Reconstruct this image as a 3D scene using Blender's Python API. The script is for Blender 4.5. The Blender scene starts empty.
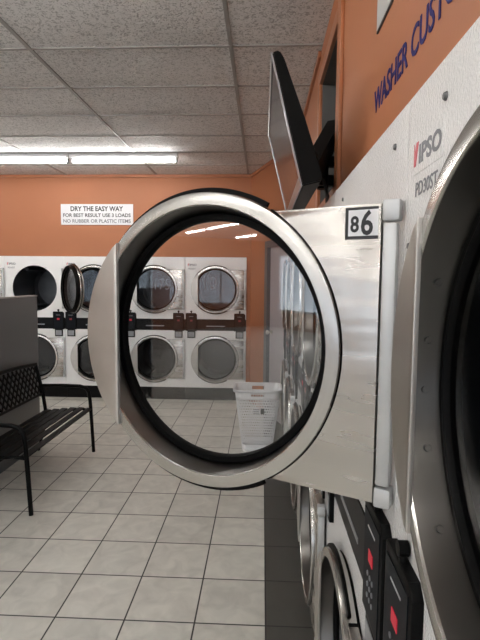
import bpy, bmesh, math, random
from math import sin, cos, pi, radians, sqrt
from mathutils import Vector, Matrix
random.seed(4)
COL = bpy.context.scene.collection

# ------------------------------------------------------------------ materials
def new_mat(name):
    m = bpy.data.materials.new(name); m.use_nodes = True
    nt = m.node_tree; b = nt.nodes['Principled BSDF']
    return m, nt, b

def mat(name, col, rough=.5, metal=0., spec=.5, noise=0., nscale=8., bump=0., bscale=60., bdist=.002, emit=None, es=0., coat=0., stretch=None):
    m, nt, b = new_mat(name)
    b.inputs['Base Color'].default_value = (*col, 1)
    b.inputs['Roughness'].default_value = rough
    b.inputs['Metallic'].default_value = metal
    b.inputs['Specular IOR Level'].default_value = spec
    b.inputs['Coat Weight'].default_value = coat
    if emit:
        b.inputs['Emission Color'].default_value = (*emit, 1); b.inputs['Emission Strength'].default_value = es
    tc = nt.nodes.new('ShaderNodeTexCoord'); mp = nt.nodes.new('ShaderNodeMapping')
    nt.links.new(tc.outputs['Object'], mp.inputs[0])
    if stretch: mp.inputs['Scale'].default_value = stretch
    if noise:
        n = nt.nodes.new('ShaderNodeTexNoise'); n.inputs['Scale'].default_value = nscale; n.inputs['Detail'].default_value = 5
        nt.links.new(mp.outputs[0], n.inputs['Vector'])
        r = nt.nodes.new('ShaderNodeMapRange'); r.inputs['From Min'].default_value = .3; r.inputs['From Max'].default_value = .7
        r.inputs['To Min'].default_value = 1 - noise; r.inputs['To Max'].default_value = 1 + noise
        nt.links.new(n.outputs[0], r.inputs[0])
        x = nt.nodes.new('ShaderNodeVectorMath'); x.operation = 'SCALE'; x.inputs[0].default_value = col
        nt.links.new(r.outputs[0], x.inputs['Scale']); nt.links.new(x.outputs[0], b.inputs['Base Color'])
        rr = nt.nodes.new('ShaderNodeMapRange'); rr.inputs['From Min'].default_value = .3; rr.inputs['From Max'].default_value = .7
        rr.inputs['To Min'].default_value = rough * (1 - noise); rr.inputs['To Max'].default_value = min(1, rough * (1 + noise))
        nt.links.new(n.outputs[0], rr.inputs[0]); nt.links.new(rr.outputs[0], b.inputs['Roughness'])
    if bump:
        n = nt.nodes.new('ShaderNodeTexNoise'); n.inputs['Scale'].default_value = bscale; n.inputs['Detail'].default_value = 3
        nt.links.new(mp.outputs[0], n.inputs['Vector'])
        bp = nt.nodes.new('ShaderNodeBump'); bp.inputs['Strength'].default_value = bump; bp.inputs['Distance'].default_value = bdist
        nt.links.new(n.outputs[0], bp.inputs['Height']); nt.links.new(bp.outputs[0], b.inputs['Normal'])
    return m

def glass_mat(name, tint, extra=.03, rough=.02):
    m = bpy.data.materials.new(name); m.use_nodes = True; nt = m.node_tree; nt.nodes.clear()
    o = nt.nodes.new('ShaderNodeOutputMaterial'); mx = nt.nodes.new('ShaderNodeMixShader')
    t = nt.nodes.new('ShaderNodeBsdfTransparent'); t.inputs[0].default_value = (*tint, 1)
    g = nt.nodes.new('ShaderNodeBsdfGlossy'); g.inputs['Roughness'].default_value = rough
    ge = nt.nodes.new('ShaderNodeNewGeometry'); dp = nt.nodes.new('ShaderNodeVectorMath'); dp.operation = 'DOT_PRODUCT'
    nt.links.new(ge.outputs['Incoming'], dp.inputs[0]); nt.links.new(ge.outputs['Normal'], dp.inputs[1])
    ab = nt.nodes.new('ShaderNodeMath'); ab.operation = 'ABSOLUTE'; nt.links.new(dp.outputs['Value'], ab.inputs[0])
    om = nt.nodes.new('ShaderNodeMath'); om.operation = 'SUBTRACT'; om.inputs[0].default_value = 1.; nt.links.new(ab.outputs[0], om.inputs[1])
    pw = nt.nodes.new('ShaderNodeMath'); pw.operation = 'POWER'; pw.inputs[1].default_value = 5.; nt.links.new(om.outputs[0], pw.inputs[0])
    f = nt.nodes.new('ShaderNodeMath'); f.operation = 'MULTIPLY_ADD'; f.inputs[1].default_value = .90; f.inputs[2].default_value = .03; nt.links.new(pw.outputs[0], f.inputs[0])
    a = nt.nodes.new('ShaderNodeMath'); a.operation = 'ADD'; a.inputs[1].default_value = extra; a.use_clamp = True
    nt.links.new(f.outputs[0], a.inputs[0]); nt.links.new(a.outputs[0], mx.inputs[0])
    nt.links.new(t.outputs[0], mx.inputs[1]); nt.links.new(g.outputs[0], mx.inputs[2]); nt.links.new(mx.outputs[0], o.inputs[0])
    return m

M = {}
M['steel'] = mat('brushed_steel', (.46, .435, .405), .27, 1, noise=.09, nscale=3, bump=.8, bscale=1.6, bdist=.010, stretch=(.6, .6, 4))
M['steel_satin'] = mat('satin_handle_steel', (.50, .475, .44), .42, 1, noise=.10, nscale=9)
M['steel_ring'] = mat('satin_steel', (.47, .455, .43), .26, 1, noise=.05, nscale=7, bump=.03, bscale=60)
M['steel_dark_reflect'] = mat('cone_steel_dark_reflection', (.17, .162, .15), .32, 1, noise=.05, nscale=7)  # ring steel darkened: mirrored dark surroundings put into the cone's colour
M['alu'] = mat('aluminium', (.52, .53, .53), .45, .6, noise=.06, nscale=12)
M['white'] = mat('white_enamel', (.88, .875, .86), .14, 0, .5, bump=1., bscale=170, bdist=.003)
M['black'] = mat('black_plastic', (.005, .005, .005), .45, 0, .08)
M['black_gloss'] = mat('black_gloss_panel', (.005, .005, .006), .4, 0, .1)
M['face'] = mat('charcoal_face', (.006, .008, .011), .5, 0, .1)
M['rubber'] = mat('black_rubber', (.003, .003, .003), .5, 0, .08)
M['drum'] = mat('drum_metal', (.10, .105, .115), .4, .8, noise=.15, nscale=6)
M['dark'] = mat('dark_inside', (.02, .02, .022), .7)
M['coin'] = mat('coin_slot_grey', (.28, .29, .30), .4, .3)
M['red'] = mat('red_display', (.30, .008, .02), .5, emit=(1., .03, .07), es=.16)
M['reddim'] = mat('dim_red_display', (.12, .01, .015), .3, emit=(1., .04, .05), es=.08)
M['print'] = mat('pale_print', (.42, .43, .44), .5)
M['glass'] = glass_mat('door_glass', (.97, .975, .98), .045)
M['sglass'] = glass_mat('dryer_glass', (.74, .75, .77), .02)
M['wglass'] = glass_mat('window_glass', (.93, .95, .95), .0)
M['label_white'] = mat('label_white', (.78, .78, .80), .4)
M['ink'] = mat('black_ink', (.012, .012, .014), .5)
M['greyink'] = mat('grey_ink', (.16, .165, .18), .5)
M['redink'] = mat('red_ink', (.62, .10, .12), .5)
M['blueink'] = mat('blue_letters', (.020, .018, .12), .7, 0, .2)
M['digits'] = mat('pale_digits', (.20, .22, .25), .6)
M['orange'] = mat('orange_paint', (.40, .152, .070), .5, 0, .3, noise=.05, nscale=1.2, bump=.06, bscale=90)
M['orange_trim'] = mat('orange_trim_paint', (.36, .13, .055), .36, noise=.06, nscale=3)
M['tbar'] = mat('ceiling_bar', (.30, .29, .275), .5)
M['grey'] = mat('grey_laminate', (.125, .128, .132), .42, noise=.04, nscale=2)
M['bench'] = mat('black_powdercoat', (.004, .004, .004), .36, 0, .1, bump=.1, bscale=120)
M['tvscreen'] = mat('tv_screen', (.03, .03, .033), .12)
M['doorpaint'] = mat('grey_door_paint', (.40, .37, .38), .45, noise=.04, nscale=2)
M['doorframe'] = mat('dark_frame', (.10, .11, .12), .45)
M['basket'] = mat('white_plastic', (.82, .82, .83), .38)
M['recess'] = mat('dark_recess_inside', (.07, .065, .06), .6)  # dark grey base colour for the inside of the recess
M['bolt'] = mat('dull_bolt_metal', (.16, .16, .16), .4, .8)
M['brass'] = mat('knob_metal', (.6, .58, .52), .3, 1)
M['sign_dark'] = mat('sign_edge', (.05, .05, .055), .5)
M['sign_grey'] = mat('sign_face', (.52, .52, .50), .4)
M['cream'] = mat('pale_wall', (.60, .57, .52), .6, noise=.04, nscale=2)
M['fixture'] = mat('fixture_white', (.8, .8, .8), .4)
M['tube'] = mat('lit_tube', (.9, .9, .9), .4, emit=(1., .985, .955), es=36.)

def m_floor():
    m, nt, b = new_mat('floor_tiles'); L = nt.links; N = nt.nodes
    tc = N.new('ShaderNodeTexCoord'); sp = N.new('ShaderNodeSeparateXYZ'); L.new(tc.outputs['Object'], sp.inputs[0])
    def mth(op, a, c=None, clamp=False):
        n = N.new('ShaderNodeMath'); n.operation = op; n.use_clamp = clamp
        for i, v in enumerate((a, c)):
            if v is None: continue
            if isinstance(v, (int, float)): n.inputs[i].default_value = v
            else: L.new(v, n.inputs[i])
        return n.outputs[0]
    u = mth('DIVIDE', mth('SUBTRACT', sp.outputs[0], .035), .353)
    v = mth('DIVIDE', mth('SUBTRACT', sp.outputs[1], 2.25), .358)
    def edge(q):
        f = mth('FRACT', q); d = mth('MINIMUM', f, mth('SUBTRACT', 1., f))
        return d
    d = mth('MINIMUM', edge(u), edge(v))
    tile = mth('MULTIPLY', mth('SUBTRACT', d, .008), 150., True)
    cell = N.new('ShaderNodeCombineXYZ'); L.new(mth('FLOOR', u), cell.inputs[0]); L.new(mth('FLOOR', v), cell.inputs[1])
    wn = N.new('ShaderNodeTexWhiteNoise'); wn.noise_dimensions = '3D'; L.new(cell.outputs[0], wn.inputs['Vector'])
    n1 = N.new('ShaderNodeTexNoise'); n1.inputs['Scale'].default_value = 9; n1.inputs['Detail'].default_value = 7; n1.inputs['Distortion'].default_value = .8
    add = N.new('ShaderNodeVectorMath'); add.operation = 'ADD'; L.new(tc.outputs['Object'], add.inputs[0]); L.new(wn.outputs['Color'], add.inputs[1])
    L.new(add.outputs[0], n1.inputs['Vector'])
    val = mth('ADD', mth('MULTIPLY', mth('SUBTRACT', n1.outputs[0], .5), .62), mth('ADD', 1., mth('MULTIPLY', mth('SUBTRACT', wn.outputs['Value'], .5), .12)))
    light = N.new('ShaderNodeVectorMath'); light.operation = 'SCALE'; light.inputs[0].default_value = (.60, .585, .53); L.new(val, light.inputs['Scale'])
    dark = N.new('ShaderNodeVectorMath'); dark.operation = 'SCALE'; dark.inputs[0].default_value = (.070, .068, .060); L.new(val, dark.inputs['Scale'])
    isd = mth('GREATER_THAN', sp.outputs[0], .035)
    mx = N.new('ShaderNodeMixRGB'); L.new(isd, mx.inputs[0]); L.new(light.outputs[0], mx.inputs[1]); L.new(dark.outputs[0], mx.inputs[2])
    g = N.new('ShaderNodeMixRGB'); L.new(tile, g.inputs[0]); g.inputs[1].default_value = (.012, .011, .010, 1); L.new(mx.outputs[0], g.inputs[2])
    L.new(g.outputs[0], b.inputs['Base Color'])
    r = N.new('ShaderNodeMapRange'); L.new(n1.outputs[0], r.inputs[0]); r.inputs['To Min'].default_value = .32; r.inputs['To Max'].default_value = .62
    L.new(r.outputs[0], b.inputs['Roughness'])
    h = mth('ADD', mth('MULTIPLY', tile, .6), mth('MULTIPLY', n1.outputs[0], .5))
    bp = N.new('ShaderNodeBump'); bp.inputs['Strength'].default_value = .35; bp.inputs['Distance'].default_value = .004; L.new(h, bp.inputs['Height']); L.new(bp.outputs[0], b.inputs['Normal'])
    return m
M['floor'] = m_floor()

def m_ceil():
    m, nt, b = new_mat('fissured_ceiling_tile'); L = nt.links; N = nt.nodes
    tc = N.new('ShaderNodeTexCoord')
    n = N.new('ShaderNodeTexNoise'); n.inputs['Scale'].default_value = 55; n.inputs['Detail'].default_value = 3; n.inputs['Distortion'].default_value = 1.2
    L.new(tc.outputs['Object'], n.inputs['Vector'])
    r = N.new('ShaderNodeMapRange'); r.inputs['From Min'].default_value = .38; r.inputs['From Max'].default_value = .5; L.new(n.outputs[0], r.inputs[0])
    n2 = N.new('ShaderNodeTexNoise'); n2.inputs['Scale'].default_value = 1.6; n2.inputs['Detail'].default_value = 4; L.new(tc.outputs['Object'], n2.inputs['Vector'])
    r2 = N.new('ShaderNodeMapRange'); r2.inputs['From Min'].default_value = .3; r2.inputs['From Max'].default_value = .7; r2.inputs['To Min'].default_value = .94; r2.inputs['To Max'].default_value = 1.05; L.new(n2.outputs[0], r2.inputs[0])
    mx = N.new('ShaderNodeMixRGB'); mx.inputs[1].default_value = (.40, .395, .385, 1); mx.inputs[2].default_value = (.74, .73, .72, 1); L.new(r.outputs[0], mx.inputs[0])
    sc = N.new('ShaderNodeVectorMath'); sc.operation = 'SCALE'; L.new(mx.outputs[0], sc.inputs[0]); L.new(r2.outputs[0], sc.inputs['Scale'])
    L.new(sc.outputs[0], b.inputs['Base Color']); b.inputs['Roughness'].default_value = .85
    bp = N.new('ShaderNodeBump'); bp.inputs['Strength'].default_value = .5; bp.inputs['Distance'].default_value = .004; L.new(r.outputs[0], bp.inputs['Height']); L.new(bp.outputs[0], b.inputs['Normal'])
    return m
M['ceil'] = m_ceil()

# ------------------------------------------------------------------ helpers
def finish(name, bm, material, parent=None, smooth=False, recalc=True):
    if recalc: bmesh.ops.recalc_face_normals(bm, faces=bm.faces)
    me = bpy.data.meshes.new(name); bm.to_mesh(me); bm.free()
    me.materials.append(material)
    if smooth:
        for p in me.polygons: p.use_smooth = True
        try: me.set_sharp_from_angle(angle=radians(38))
        except Exception: pass
    o = bpy.data.objects.new(name, me); COL.objects.link(o)
    if parent is not None: o.parent = parent
    return o

def box(bm, x0, x1, y0, y1, z0, z1, bev=0.):
    b2 = bmesh.new()
    v = [b2.verts.new(p) for p in ((x0,y0,z0),(x1,y0,z0),(x1,y1,z0),(x0,y1,z0),(x0,y0,z1),(x1,y0,z1),(x1,y1,z1),(x0,y1,z1))]
    for f in ((0,3,2,1),(4,5,6,7),(0,1,5,4),(1,2,6,5),(2,3,7,6),(3,0,4,7)): b2.faces.new([v[i] for i in f])
    if bev: bmesh.ops.bevel(b2, geom=list(b2.edges), offset=bev, segments=2, affect='EDGES', profile=.5)
    merge(bm, b2)

def merge(bm, b2, mtx=None):
    if mtx is not None: b2.transform(mtx)
    vm = {v: bm.verts.new(v.co) for v in b2.verts}
    for f in b2.faces:
        try: bm.faces.new([vm[v] for v in f.verts])
        except ValueError: pass
    b2.free()

def obox(name, x0, x1, y0, y1, z0, z1, m, parent=None, bev=0.):
    bm = bmesh.new(); box(bm, x0, x1, y0, y1, z0, z1, bev)
    return finish(name, bm, m, parent, smooth=bool(bev))

def tube(bm, pts, r, n=10, closed=False, cap=True):
    pts = [Vector(p) for p in pts]; rings = []; up = None
    k = len(pts)
    for i, p in enumerate(pts):
        if closed: d = pts[(i+1) % k] - pts[i-1]
        else: d = (pts[min(i+1, k-1)] - pts[max(i-1, 0)])
        d.normalize()
        if up is None:
            up = Vector((0,0,1)) if abs(d.z) < .9 else Vector((1,0,0))
        a = d.cross(up).normalized(); up = a.cross(d).normalized()
        rr = r[i] if isinstance(r, (list, tuple)) else r
        rings.append([bm.verts.new(p + (a*cos(2*pi*j/n) + up*sin(2*pi*j/n))*rr) for j in range(n)])
    m = k if closed else k-1
    for i in range(m):
        A, B = rings[i], rings[(i+1) % k]
        for j in range(n): bm.faces.new((A[j], A[(j+1)%n], B[(j+1)%n], B[j]))
    if cap and not closed:
        bm.faces.new(rings[0][::-1]); bm.faces.new(rings[-1])

def flatbar(bm, p, q, w, t, side):
    """bar from p to q, w wide along 'side', t thick"""
    p, q = Vector(p), Vector(q); d = (q-p).normalized(); s = Vector(side); s = (s - d*s.dot(d)).normalized(); n = d.cross(s)
    vs = []
    for c in (p, q):
        vs.append([bm.verts.new(c + s*a*w/2 + n*b*t/2) for a, b in ((-1,-1),(1,-1),(1,1),(-1,1))])
    A, B = vs
    for j in range(4): bm.faces.new((A[j], A[(j+1)%4], B[(j+1)%4], B[j]))
    bm.faces.new(A[::-1]); bm.faces.new(B)

def lathe_y(bm, prof, cx, cz, n=96, a0=0., a1=2*pi, close_prof=False):
    """profile of (r, y) spun about the y axis through (cx, cz)"""
    full = abs(a1-a0-2*pi) < 1e-6; rings = []
    steps = n if full else n+1
    for i in range(steps):
        a = a0 + (a1-a0)*i/n
        rings.append([bm.verts.new((cx + r*cos(a), y, cz + r*sin(a))) for r, y in prof])
    for i in range(n):
        A, B = rings[i], rings[(i+1) % steps]
        m = len(prof) if close_prof else len(prof)-1
        for j in range(m):
            k = (j+1) % len(prof); bm.faces.new((A[j], A[k], B[k], B[j]))

def disc_y(bm, r, y0, y1, cx, cz, n=64):
    A = [bm.verts.new((cx+r*cos(2*pi*i/n), y0, cz+r*sin(2*pi*i/n))) for i in range(n)]
    B = [bm.verts.new((cx+r*cos(2*pi*i/n), y1, cz+r*sin(2*pi*i/n))) for i in range(n)]
    bm.faces.new(A); bm.faces.new(B[::-1])
    for i in range(n): bm.faces.new((A[i], A[(i+1)%n], B[(i+1)%n], B[i]))

def prism_y(bm, pts, y0, y1, bev=0.):
    """polygon in x,z extruded along y (y0 is the front)"""
    b2 = bmesh.new()
    A = [b2.verts.new((x, y0, z)) for x, z in pts]; B = [b2.verts.new((x, y1, z)) for x, z in pts]; n = len(pts)
    f = b2.faces.new(A); b2.faces.new(B[::-1])
    for i in range(n): b2.faces.new((A[i], A[(i+1)%n], B[(i+1)%n], B[i]))
    if bev: bmesh.ops.bevel(b2, geom=list(f.edges), offset=bev, segments=2, affect='EDGES', profile=.5)
    merge(bm, b2)

def holed_plate(bm, x0, x1, z0, z1, cx, cz, r, y0, y1, n=64):
    """rectangular sheet in x,z with a round hole, thickness y0..y1"""
    ang = [2*pi*i/n for i in range(n)] + [math.atan2(z-cz, x-cx) % (2*pi) for x in (x0, x1) for z in (z0, z1)]
    ang = sorted(set(round(a, 6) for a in ang)); I = []; O = []
    for a in ang:
        dx, dz = cos(a), sin(a); t = 1e9
        if dx > 1e-9: t = min(t, (x1-cx)/dx)
        if dx < -1e-9: t = min(t, (x0-cx)/dx)
        if dz > 1e-9: t = min(t, (z1-cz)/dz)
        if dz < -1e-9: t = min(t, (z0-cz)/dz)
        I.append((cx+r*dx, cz+r*dz)); O.append((cx+t*dx, cz+t*dz))
    V = [[bm.verts.new((x, y, z)) for x, z in L] for L in (I, O) for y in (y0, y1)]
    i0, i1, o0, o1 = V; k = len(ang)
    for i in range(k):
        j = (i+1) % k
        bm.faces.new((i0[i], o0[i], o0[j], i0[j])); bm.faces.new((i1[i], i1[j], o1[j], o1[i]))
        bm.faces.new((i0[i], i0[j], i1[j], i1[i])); bm.faces.new((o0[i], o1[i], o1[j], o0[j]))

def text_mesh(name, s, material, mtx, width=None, height=None, thick=.0006, bold=0., parent=None, spacing=1., shear=0.):
    """real letters: laid in x,z facing -y, then moved by mtx; left bottom corner at the origin"""
    cu = bpy.data.curves.new(name, 'FONT'); cu.body = s; cu.size = 1.; cu.offset = bold; cu.extrude = .01; cu.resolution_u = 3
    cu.space_character = spacing; cu.shear = shear
    o = bpy.data.objects.new(name, cu); COL.objects.link(o)
    dg = bpy.context.evaluated_depsgraph_get(); me = bpy.data.meshes.new_from_object(o.evaluated_get(dg))
    bpy.data.objects.remove(o); bpy.data.curves.remove(cu)
    xs = [v.co.x for v in me.vertices]; ys = [v.co.y for v in me.vertices]; zs = [v.co.z for v in me.vertices]
    w = max(xs)-min(xs); h = max(ys)-min(ys)
    sy = height/h; sx = width/w if width else sy; sz = thick/max(1e-6, max(zs)-min(zs))
    for v in me.vertices:
        x, y, z = v.co; v.co = ((x-min(xs))*sx, -(z-min(zs))*sz, (y-min(ys))*sy)
    me.transform(mtx); me.materials.clear(); me.materials.append(material)
    ob = bpy.data.objects.new(name, me); COL.objects.link(ob)
    if parent is not None: ob.parent = parent
    return ob
T = Matrix.Translation

def thing(name, label, cat, loc=(0,0,0), rz=0., group=None):
    o = bpy.data.objects.new(name, None); COL.objects.link(o); o.empty_display_size = .1
    o.location = loc; o.rotation_euler = (0,0,rz); o['label'] = label; o['category'] = cat
    if group: o['group'] = group
    return o
def tag(o, label, cat, group=None):
    o['label'] = label; o['category'] = cat
    if group: o['group'] = group
    return o
def struct(o): o['kind'] = 'structure'; return o
def copy_tree(o, parent=None):
    c = o.copy(); COL.objects.link(c)
    if parent is not None: c.parent = parent
    for ch in list(o.children): copy_tree(ch, c)
    return c

# ------------------------------------------------------------------ room
H = 3.137; XW = .35; YB = 6.70; XL = -14.; YF = -8.5
struct(obox('floor', XL, 1.6, YF, YB+1.0, -.1, 0, M['floor']))
struct(obox('ceiling', XL, 1.6, YF, YB+1.0, H, H+.1, M['ceil']))
bm = bmesh.new()
for k in range(-19, 6):
    y = 3.09 + .615*k
    box(bm, XL, XW, y-.010, y+.010, H-.006, H+.002)
for k in range(-1, 11):
    x = -.213 - 1.262*k
    if x < XW: box(bm, x-.012, x+.012, YF, YB, H-.009, H+.002)
struct(finish('trim_1', bm, M['tbar']))
# back wall: above the dryers and to their right
DT = 2.01
bm = bmesh.new(); box(bm, XL, .2, YB, YB+.12, DT+.003, H); box(bm, -.223, .2, YB, YB+.12, 0, DT+.003)
box(bm, XL, -4.52, YB, YB+.12, 0, DT+.003)
struct(finish('wall_back', bm, M['orange']))
struct(obox('wall_left', XL-.12, XL, YF, YB, 0, H, M['orange']))
# angled wall with the grey door
A = Vector((-.164, 6.70)); B = Vector((.35, 5.16)); AL = (B-A).length; ang = math.atan2((B-A).y, (B-A).x)
AW = Matrix.Translation((A.x, A.y, 0)) @ Matrix.Rotation(ang, 4, 'Z')     # local x along the wall, -y into the room
def angled(name, b2, m, parent=None):
    b2.transform(AW); return finish(name, b2, m, parent)
d0, d1 = .64, 1.44
bm = bmesh.new(); box(bm, 0, d0, 0, .12, 0, H); box(bm, d1, AL+.1, 0, .12, 0, H); box(bm, d0, d1, 0, .12, 2.16, H)
struct(angled('wall_angled', bm, M['orange']))
bm = bmesh.new(); box(bm, d0, d1, .03, .07, .005, 2.16)
dr = struct(angled('door_1', bm, M['doorpaint']))
bm = bmesh.new(); box(bm, d0-.01, d0+.09, -.015, .03, 0, 2.18); box(bm, d1-.03, d1+.02, -.015, .03, 0, 2.18); box(bm, d0+.09, d1-.03, -.015, .03, 2.10, 2.18)
angled('door_frame', bm, M['doorframe'], dr)
bm = bmesh.new(); lathe_y(bm, [(.0005,-.045),(.02,-.043),(.028,-.032),(.024,-.018),(.011,-.012),(.011,.01),(.026,.012),(.026,.029)], d0+.17, 1.06, 20)
angled('door_knob', bm, M['brass'], dr)
bm = bmesh.new(); box(bm, -.0, d0-.01, -.012, 0, 0, .1)
struct(angled('baseboard_angled', bm, M['orange_trim']))
# right wall, with a recess for the television
O0, O1, OZ0, OZ1 = 2.36, 3.09, 2.15, 2.90
bm = bmesh.new()
box(bm, XW, XW+.1, YF, O0, DT+.003, H); box(bm, XW, XW+.1, O1, 5.30, DT+.003, H)
box(bm, XW, XW+.1, O0, O1, DT+.003, OZ0); box(bm, XW, XW+.1, O0, O1, OZ1, H)
struct(finish('wall_right', bm, M['orange'])); bm = bmesh.new()
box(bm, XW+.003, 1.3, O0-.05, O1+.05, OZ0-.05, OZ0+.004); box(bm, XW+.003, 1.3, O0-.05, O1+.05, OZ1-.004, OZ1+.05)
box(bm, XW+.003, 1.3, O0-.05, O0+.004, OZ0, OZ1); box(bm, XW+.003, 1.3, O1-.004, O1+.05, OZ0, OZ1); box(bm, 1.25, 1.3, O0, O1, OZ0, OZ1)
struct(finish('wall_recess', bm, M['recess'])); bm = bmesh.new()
box(bm, XW, XW+.1, YF, -3.45, 0, DT+.003)
struct(finish('wall_right', bm, M['orange']))
bm = bmesh.new()
box(bm, XW-.018, XW, O0-.10, O0, DT+.003, H, .004); box(bm, XW-.018, XW, O1, O1+.07, OZ0-.07, OZ1+.07, .004)
box(bm, XW-.018, XW, O0, O1, OZ0-.07, OZ0, .004); box(bm, XW-.018, XW, O0, O1, OZ1, OZ1+.07, .004)
struct(finish('trim_2', bm, M['orange_trim']))
bm = bmesh.new()
box(bm, XL, -.17, YB-.02, YB, H-.045, H-.006, .003); box(bm, XW-.02, XW, O1+.07, 5.16, H-.045, H-.006, .003)
box(bm, XW-.02, XW, YF, O0-.10, H-.045, H-.006, .003)
struct(finish('trim_3', bm, M['orange_trim']))
bm = bmesh.new(); box(bm, 0, AL, -.02, 0, H-.045, H-.006)
struct(angled('trim_4', bm, M['orange_trim']))
# shop front behind the camera: pale wall with wide windows
bm = bmesh.new(); box(bm, XL, XW+.1, YF-.12, YF, 0, .6); box(bm, XL, XW+.1, YF-.12, YF, 2.6, H)
xs = [XL, -13.2, -10.4, -9.9, -7.1, -6.6, -3.8, -3.3, -.5, XW+.1]
for a, c in zip(xs[0::2], xs[1::2]): box(bm, a, c, YF-.12, YF, .6, 2.6)
struct(finish('wall_front', bm, M['orange']))
for i, (a, c) in enumerate(zip(xs[1::2], xs[2::2])):
    w = struct(obox('window_%d' % (i+1), a, c, YF-.07, YF-.06, .6, 2.6, M['wglass']))
    bm = bmesh.new()
    for (p, q) in ((a, a+.06), (c-.06, c), ((a+c)/2-.03, (a+c)/2+.03)): box(bm, p, q, YF-.09, YF-.04, .6, 2.6)
    box(bm, a, c, YF-.09, YF-.04, .6, .66); box(bm, a, c, YF-.09, YF-.04, 2.54, 2.6)
    finish('window_frame', bm, M['alu'], w)

# ------------------------------------------------------------------ tumble dryers
W = .855; CZ1, CZ2 = 1.562, .585; R = .327
HX, HY = .8375, -.02           # hinge axis in the dryer's frame
def make_door(parent, cz, phi, glass='sglass', bolts=()):
    """stainless door: origin on its hinge axis, closed it spans towards -x"""
    c = -.41; yf = -.025                                              # ring centre, rim plane
    bm = bmesh.new()
    prof = [(R-.004, .012), (R, .004), (R, yf+.004), (R-.001, yf+.001), (R-.004, yf), (.3005, yf), (.299, yf+.002), (.2985, yf+.006), (.304, yf+.006), (.304, .012)]
    lathe_y(bm, prof, c, 0, 120, close_prof=True)
    d = finish('door', bm, M['steel_ring'], parent, smooth=True)
    bm = bmesh.new(); lathe_y(bm, [(.2985, yf+.004), (.2885, yf+.058), (.2885, .045), (.303, .045), (.303, yf+.0062)], c, 0, 120, close_prof=True)
    finish('inner_rim', bm, M['steel_dark_reflect'], d, smooth=True)
    d.location = (HX, HY, cz); d.rotation_euler = (0, 0, phi)
    # flat plate between ring and hinge
    x0, x1, h = c+.150, -.015, .277
    arc = [(c+(R+.003)*cos(a), (R+.003)*sin(a)) for a in [math.asin(h/(R+.003))*(1-2*i/40) for i in range(41)]]
    pts = arc + [(x1, -h), (x1, h)]
    bm = bmesh.new(); prism_y(bm, pts, yf+.011, .012, .003)
    finish('hinge_plate', bm, M['steel'], d, smooth=True)
    bm = bmesh.new(); lathe_y(bm, [(R+.0035, .014), (R+.0035, yf+.015), (R-.002, yf+.015), (R-.002, .014)], c, 0, 96, -1.02, 1.02, True)
    finish('ring_gap_strip', bm, M['rubber'], d)  # black strip filling the gap between ring and hinge plate
    bm = bmesh.new(); lathe_y(bm, [(.303, .0125), (.318, .0125), (.318, .030), (.312, .060), (.300, .064), (.289, .060), (.289, .046), (.303, .046)], c, 0, 96, close_prof=True)
    finish('rear_seal', bm, M['rubber'], d, smooth=True)
    bm = bmesh.new(); lathe_y(bm, [(.328, -.001), (.338, -.002), (.338, -.010), (.328, -.012)], c, 0, 96, 1.06, 2*pi-1.06, True)
    finish('door_flange', bm, M['rubber'], d, smooth=True)
    bm = bmesh.new(); lathe_y(bm, [(.289, yf+.058), (.288, yf+.052), (.284, yf+.050), (.279, yf+.051), (.274, yf+.050), (.271, yf+.054), (.271, yf+.068), (.289, yf+.068)], c, 0, 96, close_prof=True)
    finish('gasket', bm, M['rubber'], d, smooth=True)
    bm = bmesh.new(); disc_y(bm, .2735, yf+.060, yf+.061, c, 0, 96)
    finish('glass', bm, M[glass], d)
    # pull handle: a proud segment plate over the far side of the ring
    ch = .237; a0 = math.acos(ch/(R+.002)); a0 = .225; bu = R+.013-ch; rh = (a0*a0+bu*bu)/(2*bu); aa = math.asin(a0/rh); pts = [(c-ch-bu+rh-rh*cos(a), rh*sin(a)) for a in [aa*(1-2*i/36) for i in range(37)]]
    bm = bmesh.new(); prism_y(bm, pts, yf-.007, yf+.001, .003)
    finish('handle', bm, M['steel_satin'], d, smooth=True)
    bm = bmesh.new(); box(bm, -.013, .013, -.013, .011, -h+.034, h-.034, .005); finish('hinge_post', bm, M['alu'], d, smooth=True)
    for q0, q1 in ((h-.032, h+.006), (-h-.006, -h+.032)):
        bm = bmesh.new(); box(bm, -.014, .017, -.016, .012, q0, q1, .004); finish('hinge_block', bm, M['alu'], d, smooth=True)
    for a in bolts:
        r_ = .294; bm = bmesh.new(); b2 = bmesh.new()
        lathe_y(b2, [(.0005, -.005), (.004, -.0045), (.0055, -.002), (.0055, .002)], 0, 0, 12)
        bmesh.ops.rotate(b2, verts=b2.verts, cent=(0,0,0), matrix=Matrix.Rotation(pi/2-.17, 3, 'Z'))
        merge(bm, b2, T((c, yf+.032, 0)) @ Matrix.Rotation(-radians(a), 4, 'Y') @ T((r_-.001, 0, 0)) )
        finish('bolt', bm, M['bolt'], d, smooth=True)
    return d

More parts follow.
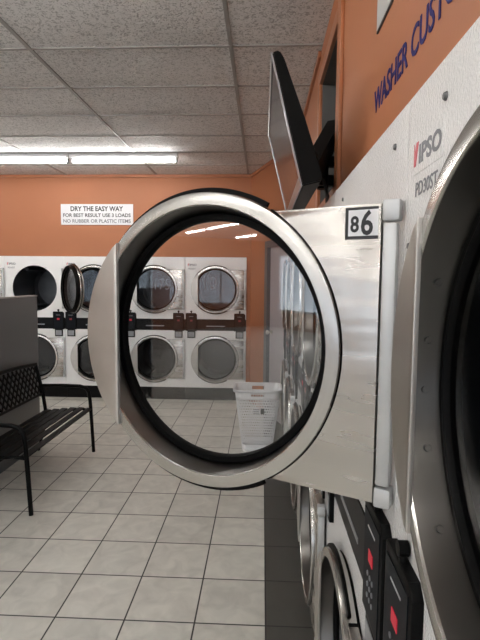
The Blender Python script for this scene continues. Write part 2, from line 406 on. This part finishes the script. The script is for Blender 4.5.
def payment_box(parent, x0, disp='red', keys=False):
    x1 = x0+.155; z0, z1 = .985, 1.235; ch = .020; yb = 0.; yf = -.019
    pts = [(x0, z0), (x1, z0), (x1, z1-ch), (x1-ch, z1), (x0+ch*.3, z1), (x0, z1-ch*.3)]
    bm = bmesh.new(); prism_y(bm, pts, yf, yb, .003)
    p = finish('payment_box', bm, M['black'], parent, smooth=True)
    bm = bmesh.new(); q = .014; box(bm, x0+q, x1-q, yf-.002, yf+.001, z0+q, z1-q-.006)
    finish('control_face', bm, M['face'], p)
    cx = (x0+x1)/2
    obox('display', cx-.017, cx+.017, yf-.0035, yf-.002, 1.118, 1.143, M[disp], p)
    bm = bmesh.new()
    box(bm, cx-.03, cx+.03, yf-.003, yf-.002, 1.185, 1.189)
    finish('printed_lines', bm, M['print'], p)
    if keys:
        for i in range(3):
            for j in range(3):
                bm = bmesh.new(); disc_y(bm, .0055, yf-.004, yf-.002, cx-.02+.02*i, 1.088-.024*j, 10); finish('key', bm, M['greyink'], p)
    bm = bmesh.new(); prism_y(bm, [(x0+.022, .885), (x1-.022, .885), (x1-.022, z0), (x0+.022, z0)], -.016, yb, .003)
    cb = finish('coin_box', bm, M['black'], p, smooth=True)
    bm = bmesh.new(); box(bm, x0+.035, x1-.035, -.018, -.0155, .900, .970)
    finish('coin_door', bm, M['coin'], cb)
    bm = bmesh.new(); tube(bm, [(cx, -.010, z1-.002), (cx, -.010, z1+.018)], .0075, 12); disc_y(bm, .013, -.020, -.003, cx, z1+.022, 16)
    finish('lock_knob', bm, M['black'], p, smooth=True)
    return p

def make_dryer(label, loc, rz, up=0., low=0., group=None, glass_up='sglass', disps=('reddim', 'reddim'), badge=True, low_glass='sglass', near=False, bolts=()):
    t = thing('stacked_dryer', label, 'dryer', loc, rz, group)
    g = .0015; D = .86
    for k, (z0, z1, cz) in enumerate(((1.13, DT, CZ1), (.18, 1.0, CZ2))):
        bm = bmesh.new(); holed_plate(bm, g, W-g, z0, z1, W/2, cz, .3195, 0, .012)
        finish('front_panel', bm, M['white'], t)
        bm = bmesh.new(); lathe_y(bm, [(.3195, .0005), (.322, .03), (.345, .06), (.345, .70), (.30, .74), (.0005, .75)], W/2, cz, 48)
        dr_ = finish('drum', bm, M['drum'], t, smooth=True)
        for a in (30, 150, 270):
            bm = bmesh.new(); b2 = bmesh.new(); box(b2, -.02, .02, .10, .68, -.345, -.29, .008)
            merge(bm, b2, T((W/2, 0, cz)) @ Matrix.Rotation(radians(a), 4, 'Y'))
            finish('drum_vane', bm, M['drum'], dr_)
    bm = bmesh.new()
    box(bm, g, g+.008, .012, D, .18, DT); box(bm, W-g-.008, W-g, .012, D, .18, DT); box(bm, g, W-g, D-.01, D, .18, DT)
    box(bm, g, W-g, .012, D, DT-.008, DT)
    finish('cabinet', bm, M['white'], t)
    bm = bmesh.new(); box(bm, g, W-g, -.004, .03, .99, 1.15, .002)
    cp = finish('control_panel', bm, M['black_gloss'], t)
    obox('vent_slot', .30, .56, -.006, -.003, 1.045, 1.060, M['coin'], cp)
    obox('kick_plate', g, W-g, .02, .06, 0, .18, M['black'], t)
    payment_box(t, .012, disps[0], near); payment_box(t, W-.012-.155, disps[1], near)
    if badge:
        bm = bmesh.new(); box(bm, .036, .166, -.0012, 0, 1.875, 1.935)
        np_ = finish('nameplate', bm, M['white'], t)
        text_mesh('brand_lettering', 'IPSO', M['greyink'], T((.064, -.0012, 1.888)), width=.098, height=.031, bold=.03, parent=np_)
        bm = bmesh.new(); prism_y(bm, [(.040, 1.888), (.048, 1.888), (.060, 1.925), (.050, 1.925), (.046, 1.905), (.040, 1.925)], -.0022, -.0012)
        finish('brand_mark', bm, M['redink'], np_)
        text_mesh('model_lettering', 'PD30ST', M['greyink'], T((.050, -.0004, 1.838)), width=.10, height=.023, bold=.01, parent=np_)
    if near:
        for (sx, sz) in ((.17, 1.955), (.77, 1.955), (.028, 1.50), (.028, 1.34), (.028, 1.76)):
            bm = bmesh.new(); lathe_y(bm, [(.0004, -.005), (.0045, -.0045), (.0065, -.001), (.0065, .001)], sx, sz, 12)
            finish('screw', bm, M['bolt'], t, smooth=True)
    dd = make_door(t, CZ1, up, glass_up, bolts); dd.location.y += .012 if bolts else 0; make_door(t, CZ2, low, low_glass)
    return t

bl = ['white stacked dryer half hidden at the left edge above the grey partition',
      'white stacked dryer whose round upper door hangs wide open, above the grey partition',
      'white stacked dryer beneath the wall notice, left of the open numbered door',
      'white stacked dryer cut by the left rim of the open door, partly seen through its glass',
      'white stacked dryer with 175 on its upper window, seen through the door glass',
      'white stacked dryer with 10 on its upper window, beside the orange wall corner']
back = []
xb = -.223
for k in range(6):
    x = xb - W*(6-k)
    if k == 0: continue
x0s = [xb-W*5-.0, xb-W*4, xb-W*3, xb-W*2, xb-W]
labs = [bl[0], bl[1], bl[2], bl[4], bl[5]]
for i, (x, lb) in enumerate(zip(x0s, labs)):
    t = make_dryer(lb, (x, YB-.02, 0), 0., up=radians(131) if i == 1 else 0., group='stacked dryers along the back wall', disps=('reddim', 'red') if i == 1 else ('reddim', 'reddim') if i != 3 else ('red', 'reddim'))
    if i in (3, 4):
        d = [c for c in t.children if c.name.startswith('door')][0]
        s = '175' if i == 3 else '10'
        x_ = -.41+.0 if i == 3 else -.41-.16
        text_mesh('window_lettering', s, M['digits'], T((x_, .0335, -.005)), width=.21 if i == 3 else .17, height=.15 if i == 3 else .19, parent=d, bold=-.012)  # pale digits set just in front of the door glass

# the row on the right faces -x
XF = .25; Y0 = .87; nr = -pi/2
rl = ['nearest stacked dryer, its closed steel door cut by the right edge',
      'white stacked dryer wearing the big open steel door numbered 86',
      'white stacked dryer just past the one with the open numbered door',
      'white stacked dryer third along the right-hand row beside dark tiles',
      'white stacked dryer second from the far end of the right-hand row',
      'white stacked dryer at the far end of the right-hand row by the basket']
right = []
for k in range(6):
    yh = Y0 + W*k
    t = make_dryer(rl[k], (XF, yh, 0), nr, up=radians(62) if k == 1 else 0., group='stacked dryers along the right wall', glass_up='glass' if k == 1 else 'sglass', disps=('red', 'red') if k < 2 else ('reddim', 'red'), near=k < 2, bolts=(152, 170, 185, 202, 224) if k == 0 else ())
    right.append(t)
# number sticker on the open door
d86 = [c for c in right[1].children if c.name.startswith('door')][0]
bm = bmesh.new(); yy = -.014
box(bm, -.081, -.020, yy-.0008, yy, .214, .272)
lab = finish('number_label', bm, M['ink'], d86); lab['label'] = 'black-bordered sticker reading 86'
obox('label_face', -.075, -.020, yy-.0012, yy-.0006, .220, .267, M['label_white'], lab)
text_mesh('label_digit', '8', M['ink'], T((-.071, yy-.0012, .2265)), width=.016, height=.030, bold=.025, parent=lab)
text_mesh('label_digit', '6', M['ink'], T((-.051, yy-.0020, .2205)), width=.022, height=.046, bold=.02, parent=lab)

# ------------------------------------------------------------------ wall notice
sg = thing('wall_sign', 'white notice reading dry the easy way on the orange back wall', 'sign', (-2.31, YB, 2.59))
sp_ = obox('board', -.508, .508, -.012, 0, -.142, .142, M['label_white'], sg)
text_mesh('lettering', 'DRY THE EASY WAY', M['ink'], T((-.37, -.0125, .045)), width=.74, height=.068, bold=.03, parent=sg)
text_mesh('lettering', 'FOR BEST RESULT USE 3 LOADS', M['ink'], T((-.475, -.0125, -.035)), width=.95, height=.05, bold=.022, parent=sg)
text_mesh('lettering', 'NO RUBBER OR PLASTIC ITEMS', M['greyink'], T((-.475, -.0125, -.115)), width=.95, height=.05, bold=.02, parent=sg)
# blue letters and grey board on the right wall
RW = Matrix.Rotation(-pi/2, 4, 'Z')
wt = text_mesh('wall_lettering', 'WASHER CUSTOMERS', M['blueink'], T((0, 0, 0)), width=.875, height=.072, bold=.012, thick=.0015)
wt.location = (XW-.0005, 1.605, 2.226); wt.rotation_euler = (0, 0, -pi/2)
tag(wt, 'blue capital lettering WASHER CUSTOMERS on the orange wall above the nearest dryer', 'lettering')
gb = thing('wall_board', 'pale grey board cut off by the top edge, above the blue lettering', 'sign', (XW, 1.589, 2.467), -pi/2)
obox('board', 0, .9, -.005, 0, 0, .5, M['sign_dark'], gb); obox('face', .006, .894, -.006, -.0045, .006, .494, M['sign_grey'], gb)

# ------------------------------------------------------------------ television
tv = thing('television', 'black flat television tilted down from the recess in the right wall', 'television', (0, 0, 0))
ya, yb = 1.72, 2.66
F0 = Vector((.023, 2.478)); F1 = Vector((.134, 2.028))          # screen plane top and bottom (x, z)
dv = (F1-F0); Lv = dv.length; dn = dv.normalized(); nn = Vector((-dn.y, dn.x))   # nn points to the wall
def tp(s, t): return F0 + dn*s + nn*t
prof = [tp(0, 0), tp(0, .026), tp(.03, .036), tp(.24, .060), tp(Lv-.03, .076), tp(Lv, .068), tp(Lv, 0)]
def ext(profile, y0, y1, bev=0.):
    b2 = bmesh.new(); A_ = [b2.verts.new((p.x, y0, p.y)) for p in profile]; B_ = [b2.verts.new((p.x, y1, p.y)) for p in profile]; n = len(profile)
    b2.faces.new(A_); b2.faces.new(B_[::-1])
    for i in range(n): b2.faces.new((A_[i], A_[(i+1)%n], B_[(i+1)%n], B_[i]))
    if bev: bmesh.ops.bevel(b2, geom=list(b2.edges), offset=bev, segments=2, affect='EDGES')
    return b2
finish('housing', ext(prof, ya, yb, .004), M['black'], tv, smooth=True)
sc_ = finish('screen', ext([tp(.02, -.002), tp(.02, .001), tp(Lv-.035, .001), tp(Lv-.035, -.002)], ya+.02, yb-.02), M['tvscreen'], tv)
bz = bmesh.new()
merge(bz, ext([tp(0, -.005), tp(0, 0), tp(.02, 0), tp(.02, -.005)], ya, yb)); merge(bz, ext([tp(Lv-.035, -.005), tp(Lv-.035, 0), tp(Lv, 0), tp(Lv, -.005)], ya, yb))
merge(bz, ext([tp(.02, -.005), tp(.02, 0), tp(Lv-.035, 0), tp(Lv-.035, -.005)], ya, ya+.02)); merge(bz, ext([tp(.02, -.005), tp(.02, 0), tp(Lv-.035, 0), tp(Lv-.035, -.005)], yb-.02, yb))
finish('bezel', bz, mat('bezel_silver', (.30, .30, .31), .3, .8), tv)
mt = tv
bm = bmesh.new(); merge(bm, ext([tp(.13, .050), tp(.13, .090), tp(.43, .090), tp(.43, .070)], 1.95, 2.33, .002)); finish('mounting_plate', bm, M['black'], mt)
bm = bmesh.new()
for dz in (0, .09):
    flatbar(bm, (.18, 2.17, 2.15+dz), (.29, 2.44, 2.19+dz), .05, .04, (0, 0, 1)); flatbar(bm, (.29, 2.44, 2.19+dz), (.62, 2.60, 2.23+dz), .05, .04, (0, 0, 1))
tube(bm, [(.29, 2.44, 2.15), (.29, 2.44, 2.34)], .028); tube(bm, [(.18, 2.17, 2.09), (.18, 2.17, 2.30)], .026)
flatbar(bm, (.20, 2.20, 2.16), (.37, 2.62, 2.50), .08, .07, (0, 0, 1))
finish('bracket_arm', bm, M['black'], mt, smooth=True)
bm = bmesh.new(); box(bm, .60, .66, 2.40, 2.80, OZ0+.006, OZ0+.5, .004); finish('bracket_post', bm, M['black'], mt)
bm = bmesh.new()
tube(bm, [(.20, 1.80, 2.10), (.225, 1.84, 2.06), (.26, 2.0, 2.04), (.28, 2.2, 2.05), (.30, 2.36, 2.10)], .006, 8)
tag(finish('cable', bm, M['black'], None, smooth=True), 'black cable drooping behind the television towards the wall recess', 'cable')

# ------------------------------------------------------------------ ceiling lights
def make_light(label, loc, group):
    t = thing('fluorescent_light', label, 'ceiling light', loc, 0, group)
    bm = bmesh.new(); prof = [(-.035, 0), (-.05, -.035), (-.025, -.055), (.025, -.055), (.05, -.035), (.035, 0)]
    b2 = bmesh.new(); A_ = [b2.verts.new((0, y, z)) for y, z in prof]; B_ = [b2.verts.new((1.25, y, z)) for y, z in prof]
    b2.faces.new(A_); b2.faces.new(B_[::-1])
    for i in range(6): b2.faces.new((A_[i], A_[(i+1)%6], B_[(i+1)%6], B_[i]))
    merge(bm, b2); finish('housing', bm, M['fixture'], t)
    bm = bmesh.new(); tube(bm, [(.03, 0, -.080), (1.22, 0, -.080)], .017, 10); finish('tube', bm, M['tube'], t, smooth=True)
    for x in (.012, 1.222):
        obox('end_cap', x, x+.016, -.02, .02, -.102, -.052, M['coin'], t)
    return t
gl = 'strip lights across the ceiling'
L1 = make_light('lit ceiling strip light, the full-length one whose right end stops above the open door', (-2.232, 5.60, H-.006), gl)
def cl(loc, label):
    c = copy_tree(L1); c.location = loc; c['label'] = label; return c
cl((-3.492, 5.60, H-.006), 'lit ceiling strip light cut off by the left edge of the photo')
far = 'unseen strip light above and behind the viewer, placed to light the room'
for y, xs_ in ((5.60, (-5.4, -7.9, -10.4)), (1.75, (-1.3, -2.56, -3.82, -5.08, -7.6)), (-.6, (-1.3, -2.56, -3.82, -6.6, -9.6)), (-2.6, (-1.3, -3.82, -7.2)), (-4.4, (-2.5, -5.0, -8.2, -9.5, -10.8, -12.1)), (-6.4, (-4.0, -8.2, -9.5, -10.8, -12.6))):  # unseen rows; the ones nearer the camera are added to brighten that side
    for x in xs_: cl((x, y, H-.006), far)['group'] = 'strip lights outside the photo'

# ------------------------------------------------------------------ grey partition
pt = thing('partition', 'low grey laminate partition behind the black bench', 'partition', (-2.26, 3.3, 0))
obox('panel', -.06, 0, -1.6, 1.44, 0, 1.52, M['grey'], pt, .004)
obox('cap_strip', -.063, .003, -1.6, 1.443, 1.52, 1.532, M['alu'], pt)

# ------------------------------------------------------------------ bench
bn = thing('bench', 'black metal park bench with lattice back beside the grey partition', 'bench', (0, 0, 0))
YN, YE = 3.27, 4.56
for y in (YN, YE):
    bm = bmesh.new(); s = 1 if y == YE else -1
    pts = [(-1.645, y, .0), (-1.66, y, .30), (-1.672, y, .52), (-1.685, y, .60), (-1.715, y, .64), (-1.77, y, .655), (-1.95, y, .66), (-2.17, y, .655)]
    tube(bm, pts, [.016,.017,.017,.017,.017,.017,.016,.015], 10); finish('arm_leg', bm, M['bench'], bn, smooth=True)
    bm = bmesh.new(); tube(bm, [(-2.20, y, 0), (-2.14, y, .22), (-2.12, y, .42), (-2.145, y, .60), (-2.21, y, .875)], [.014, .015, .017, .017, .015], 10); finish('rear_leg', bm, M['bench'], bn, smooth=True)
    bm = bmesh.new(); tube(bm, [(-1.665, y, .415), (-1.76, y, .428), (-1.9, y, .41), (-2.125, y, .395)], .013, 8); finish('seat_rail', bm, M['bench'], bn, smooth=True)
for k in range(6):
    x = -1.68 - .083*k; z = .432 + .008*sin(k*.9) - .003*k
    bm = bmesh.new(); flatbar(bm, (x, YN-.01, z), (x, YE+.01, z), .052, .012, (1, 0, -.05)); finish('seat_slat', bm, M['bench'], bn)
def bk(y, z): return (-2.135-.075*(z-.5)/.37 if z > .5 else -2.135, y, z)
bm = bmesh.new(); n = 16
top = [bk(YN+(YE-YN)*i/n, .86+.035*sin(pi*i/n)) for i in range(n+1)]
tube(bm, top, .017, 8); tube(bm, [bk(YN, .575), bk(YE, .575)], .013, 8); finish('back_rail', bm, M['bench'], bn, smooth=True)
bm = bmesh.new()
z0, z1 = .575, .87; st = .072; hgt = z1-z0
k = 0; y = YN-hgt
slope = .8
import itertools
y = YN - hgt*slope
while y < YE:
    for sgn in (1, -1):
        ya_, yb_ = (y, y+hgt*slope) if sgn == 1 else (y+hgt*slope, y)
        za_, zb_ = z0, z1
        # clip to the frame
        P = []
        for tt in (0., 1.): P.append((ya_+(yb_-ya_)*tt, za_+(zb_-za_)*tt))
        (p0, q0), (p1, q1) = P
        lo, hi = 0., 1.
        dy = p1-p0
        for bound, sg_ in ((YN, 1), (YE, -1)):
            if sg_*(p0-bound) < 0 and sg_*(p1-bound) < 0: lo, hi = 1., 0.; break
            tcr = (bound-p0)/dy
            if sg_*(p0-bound) < 0: lo = max(lo, tcr)
            if sg_*(p1-bound) < 0: hi = min(hi, tcr)
        if hi-lo > .05:
            flatbar(bm, bk(p0+dy*lo, q0+(q1-q0)*lo), bk(p0+dy*hi, q0+(q1-q0)*hi), .016, .006, (0, 1, 0))
    y += st
finish('lattice', bm, M['bench'], bn)
bm = bmesh.new(); tube(bm, [(-2.14, YN, .20), (-2.14, YE, .20)], .010, 8); finish('stretcher', bm, M['bench'], bn, smooth=True)

# ------------------------------------------------------------------ laundry basket
bs = thing('laundry_basket', 'tall white perforated plastic laundry basket on the floor by the grey door', 'basket', (-.035, 4.78, 0), radians(0))
def rr(u, w, d, r):
    """rounded rectangle perimeter, u in 0..1"""
    L1_, L2_ = 2*(w-r), 2*(d-r); q = pi*r/2; tot = 2*L1_+2*L2_+4*q; s = u % 1 * tot
    segs = [('l', (-w+r, -d), (1, 0), L1_), ('a', (w-r, -d+r), -pi/2, q), ('l', (w, -d+r), (0, 1), L2_), ('a', (w-r, d-r), 0, q),
            ('l', (w-r, d), (-1, 0), L1_), ('a', (-w+r, d-r), pi/2, q), ('l', (-w, d-r), (0, -1), L2_), ('a', (-w+r, -d+r), pi, q)]
    for k_, p, e, l in segs:
        if s <= l + 1e-9:
            if k_ == 'l': return p[0]+e[0]*s, p[1]+e[1]*s
            a = e + s/r; return p[0]+r*cos(a), p[1]+r*sin(a)
        s -= l
    return -w+r, -d
def bp_(u, z):
    t_ = z/.64; w = .150+.078*t_; d = .125+.06*t_; x, y = rr(u, w, d, .07); return Vector((x, y, z))
bm = bmesh.new(); NU, NZ = 56, 17; zlo, zhi = .07, .54
for j in range(NZ):
    off = .5 if j % 2 else 0
    for i in range(NU):
        za, zb = zlo+(zhi-zlo)*j/NZ, zlo+(zhi-zlo)*(j+1)/NZ; ua, ub = (i+off)/NU, (i+1+off)/NU
        o4 = [bp_(ua, za), bp_(ub, za), bp_(ub, zb), bp_(ua, zb)]; c_ = sum(o4, Vector())/4
        i4 = [c_+(p-c_)*.70 for p in o4]
        O4 = [bm.verts.new(p) for p in o4]; I4 = [bm.verts.new(p) for p in i4]
        for q in range(4): bm.faces.new((O4[q], O4[(q+1)%4], I4[(q+1)%4], I4[q]))
bmesh.ops.remove_doubles(bm, verts=bm.verts, dist=1e-5)
pw = finish('perforated_wall', bm, M['basket'], bs, recalc=False)
md = pw.modifiers.new('thickness', 'SOLIDIFY'); md.thickness = .003
bm = bmesh.new(); NU = 84
levels = [(.0, 0), (.07, 0)]
def band(z0_, z1_, skip=None, outs=(0, 0)):
    A_ = []; B_ = []
    for i in range(NU):
        p = bp_(i/NU, z0_); q = bp_(i/NU, z1_)
        p = Vector((p.x*(1+outs[0]), p.y*(1+outs[0]), p.z)); q = Vector((q.x*(1+outs[1]), q.y*(1+outs[1]), q.z))
        A_.append(bm.verts.new(p)); B_.append(bm.verts.new(q))
    for i in range(NU):
        if skip and skip(i): continue
        bm.faces.new((A_[i], A_[(i+1)%NU], B_[(i+1)%NU], B_[i]))
band(0, .07); band(.54, .565); 
hole = lambda i: (42+3) <= i <= (42+9) or i in (4+3, 8, 9, 10)
band(.565, .60, lambda i: 47 <= i <= 53 or 5 <= i <= 11); band(.60, .63)
band(.63, .632, outs=(0, .07)); band(.612, .632, outs=(.075, .07))
f = [bm.verts.new(bp_(i/NU, .004)) for i in range(NU)]; bm.faces.new(f)
bmesh.ops.remove_doubles(bm, verts=bm.verts, dist=1e-5)
rb = finish('rim', bm, M['basket'], bs, recalc=False, smooth=True)
md = rb.modifiers.new('thickness', 'SOLIDIFY'); md.thickness = .005
bm = bmesh.new()
p = bp_(.10, .47); box(bm, .03, .065, p.y-.010, p.y-.004, .40, .455); ql = finish('sticker', bm, M['ink'], bs); ql['label'] = 'small black sticker'
bm = bmesh.new(); box(bm, -.04, .02, p.y-.009, p.y-.004, .44, .446); box(bm, -.04, .015, p.y-.009, p.y-.004, .42, .426); box(bm, -.04, .02, p.y-.009, p.y-.004, .40, .406)
finish('printed_lines', bm, M['greyink'], bs)

# ------------------------------------------------------------------ sky, camera
w = bpy.data.worlds.new('World'); bpy.context.scene.world = w; w.use_nodes = True
bg = w.node_tree.nodes['Background']; bg.inputs[0].default_value = (.80, .88, 1., 1); bg.inputs[1].default_value = 2.2

sc = bpy.context.scene
cam = bpy.data.cameras.new('camera'); co = bpy.data.objects.new('camera', cam); COL.objects.link(co); sc.camera = co
cam.sensor_fit = 'VERTICAL'; cam.sensor_height = 36; cam.sensor_width = 27; cam.lens = 482/640*36; cam.clip_start = .01
yw, pc, ro = radians(2.642), radians(4.742), radians(.476)
fw = Vector((-sin(yw)*cos(pc), cos(yw)*cos(pc), -sin(pc))); r = Vector((cos(yw), sin(yw), 0)); u = r.cross(fw)
r2 = r*cos(ro) + u*sin(ro); u2 = -r*sin(ro) + u*cos(ro)
mw = Matrix((r2, u2, -fw)).transposed().to_4x4(); mw.translation = (0, 0, 1.7); co.matrix_world = mw
vs = sc.view_settings; vs.view_transform = 'Standard'; vs.look = 'None'; vs.gamma = 1; vs.use_curve_mapping = False; vs.exposure = .52
sc.cycles.max_bounces = 8; sc.cycles.transparent_max_bounces = 16
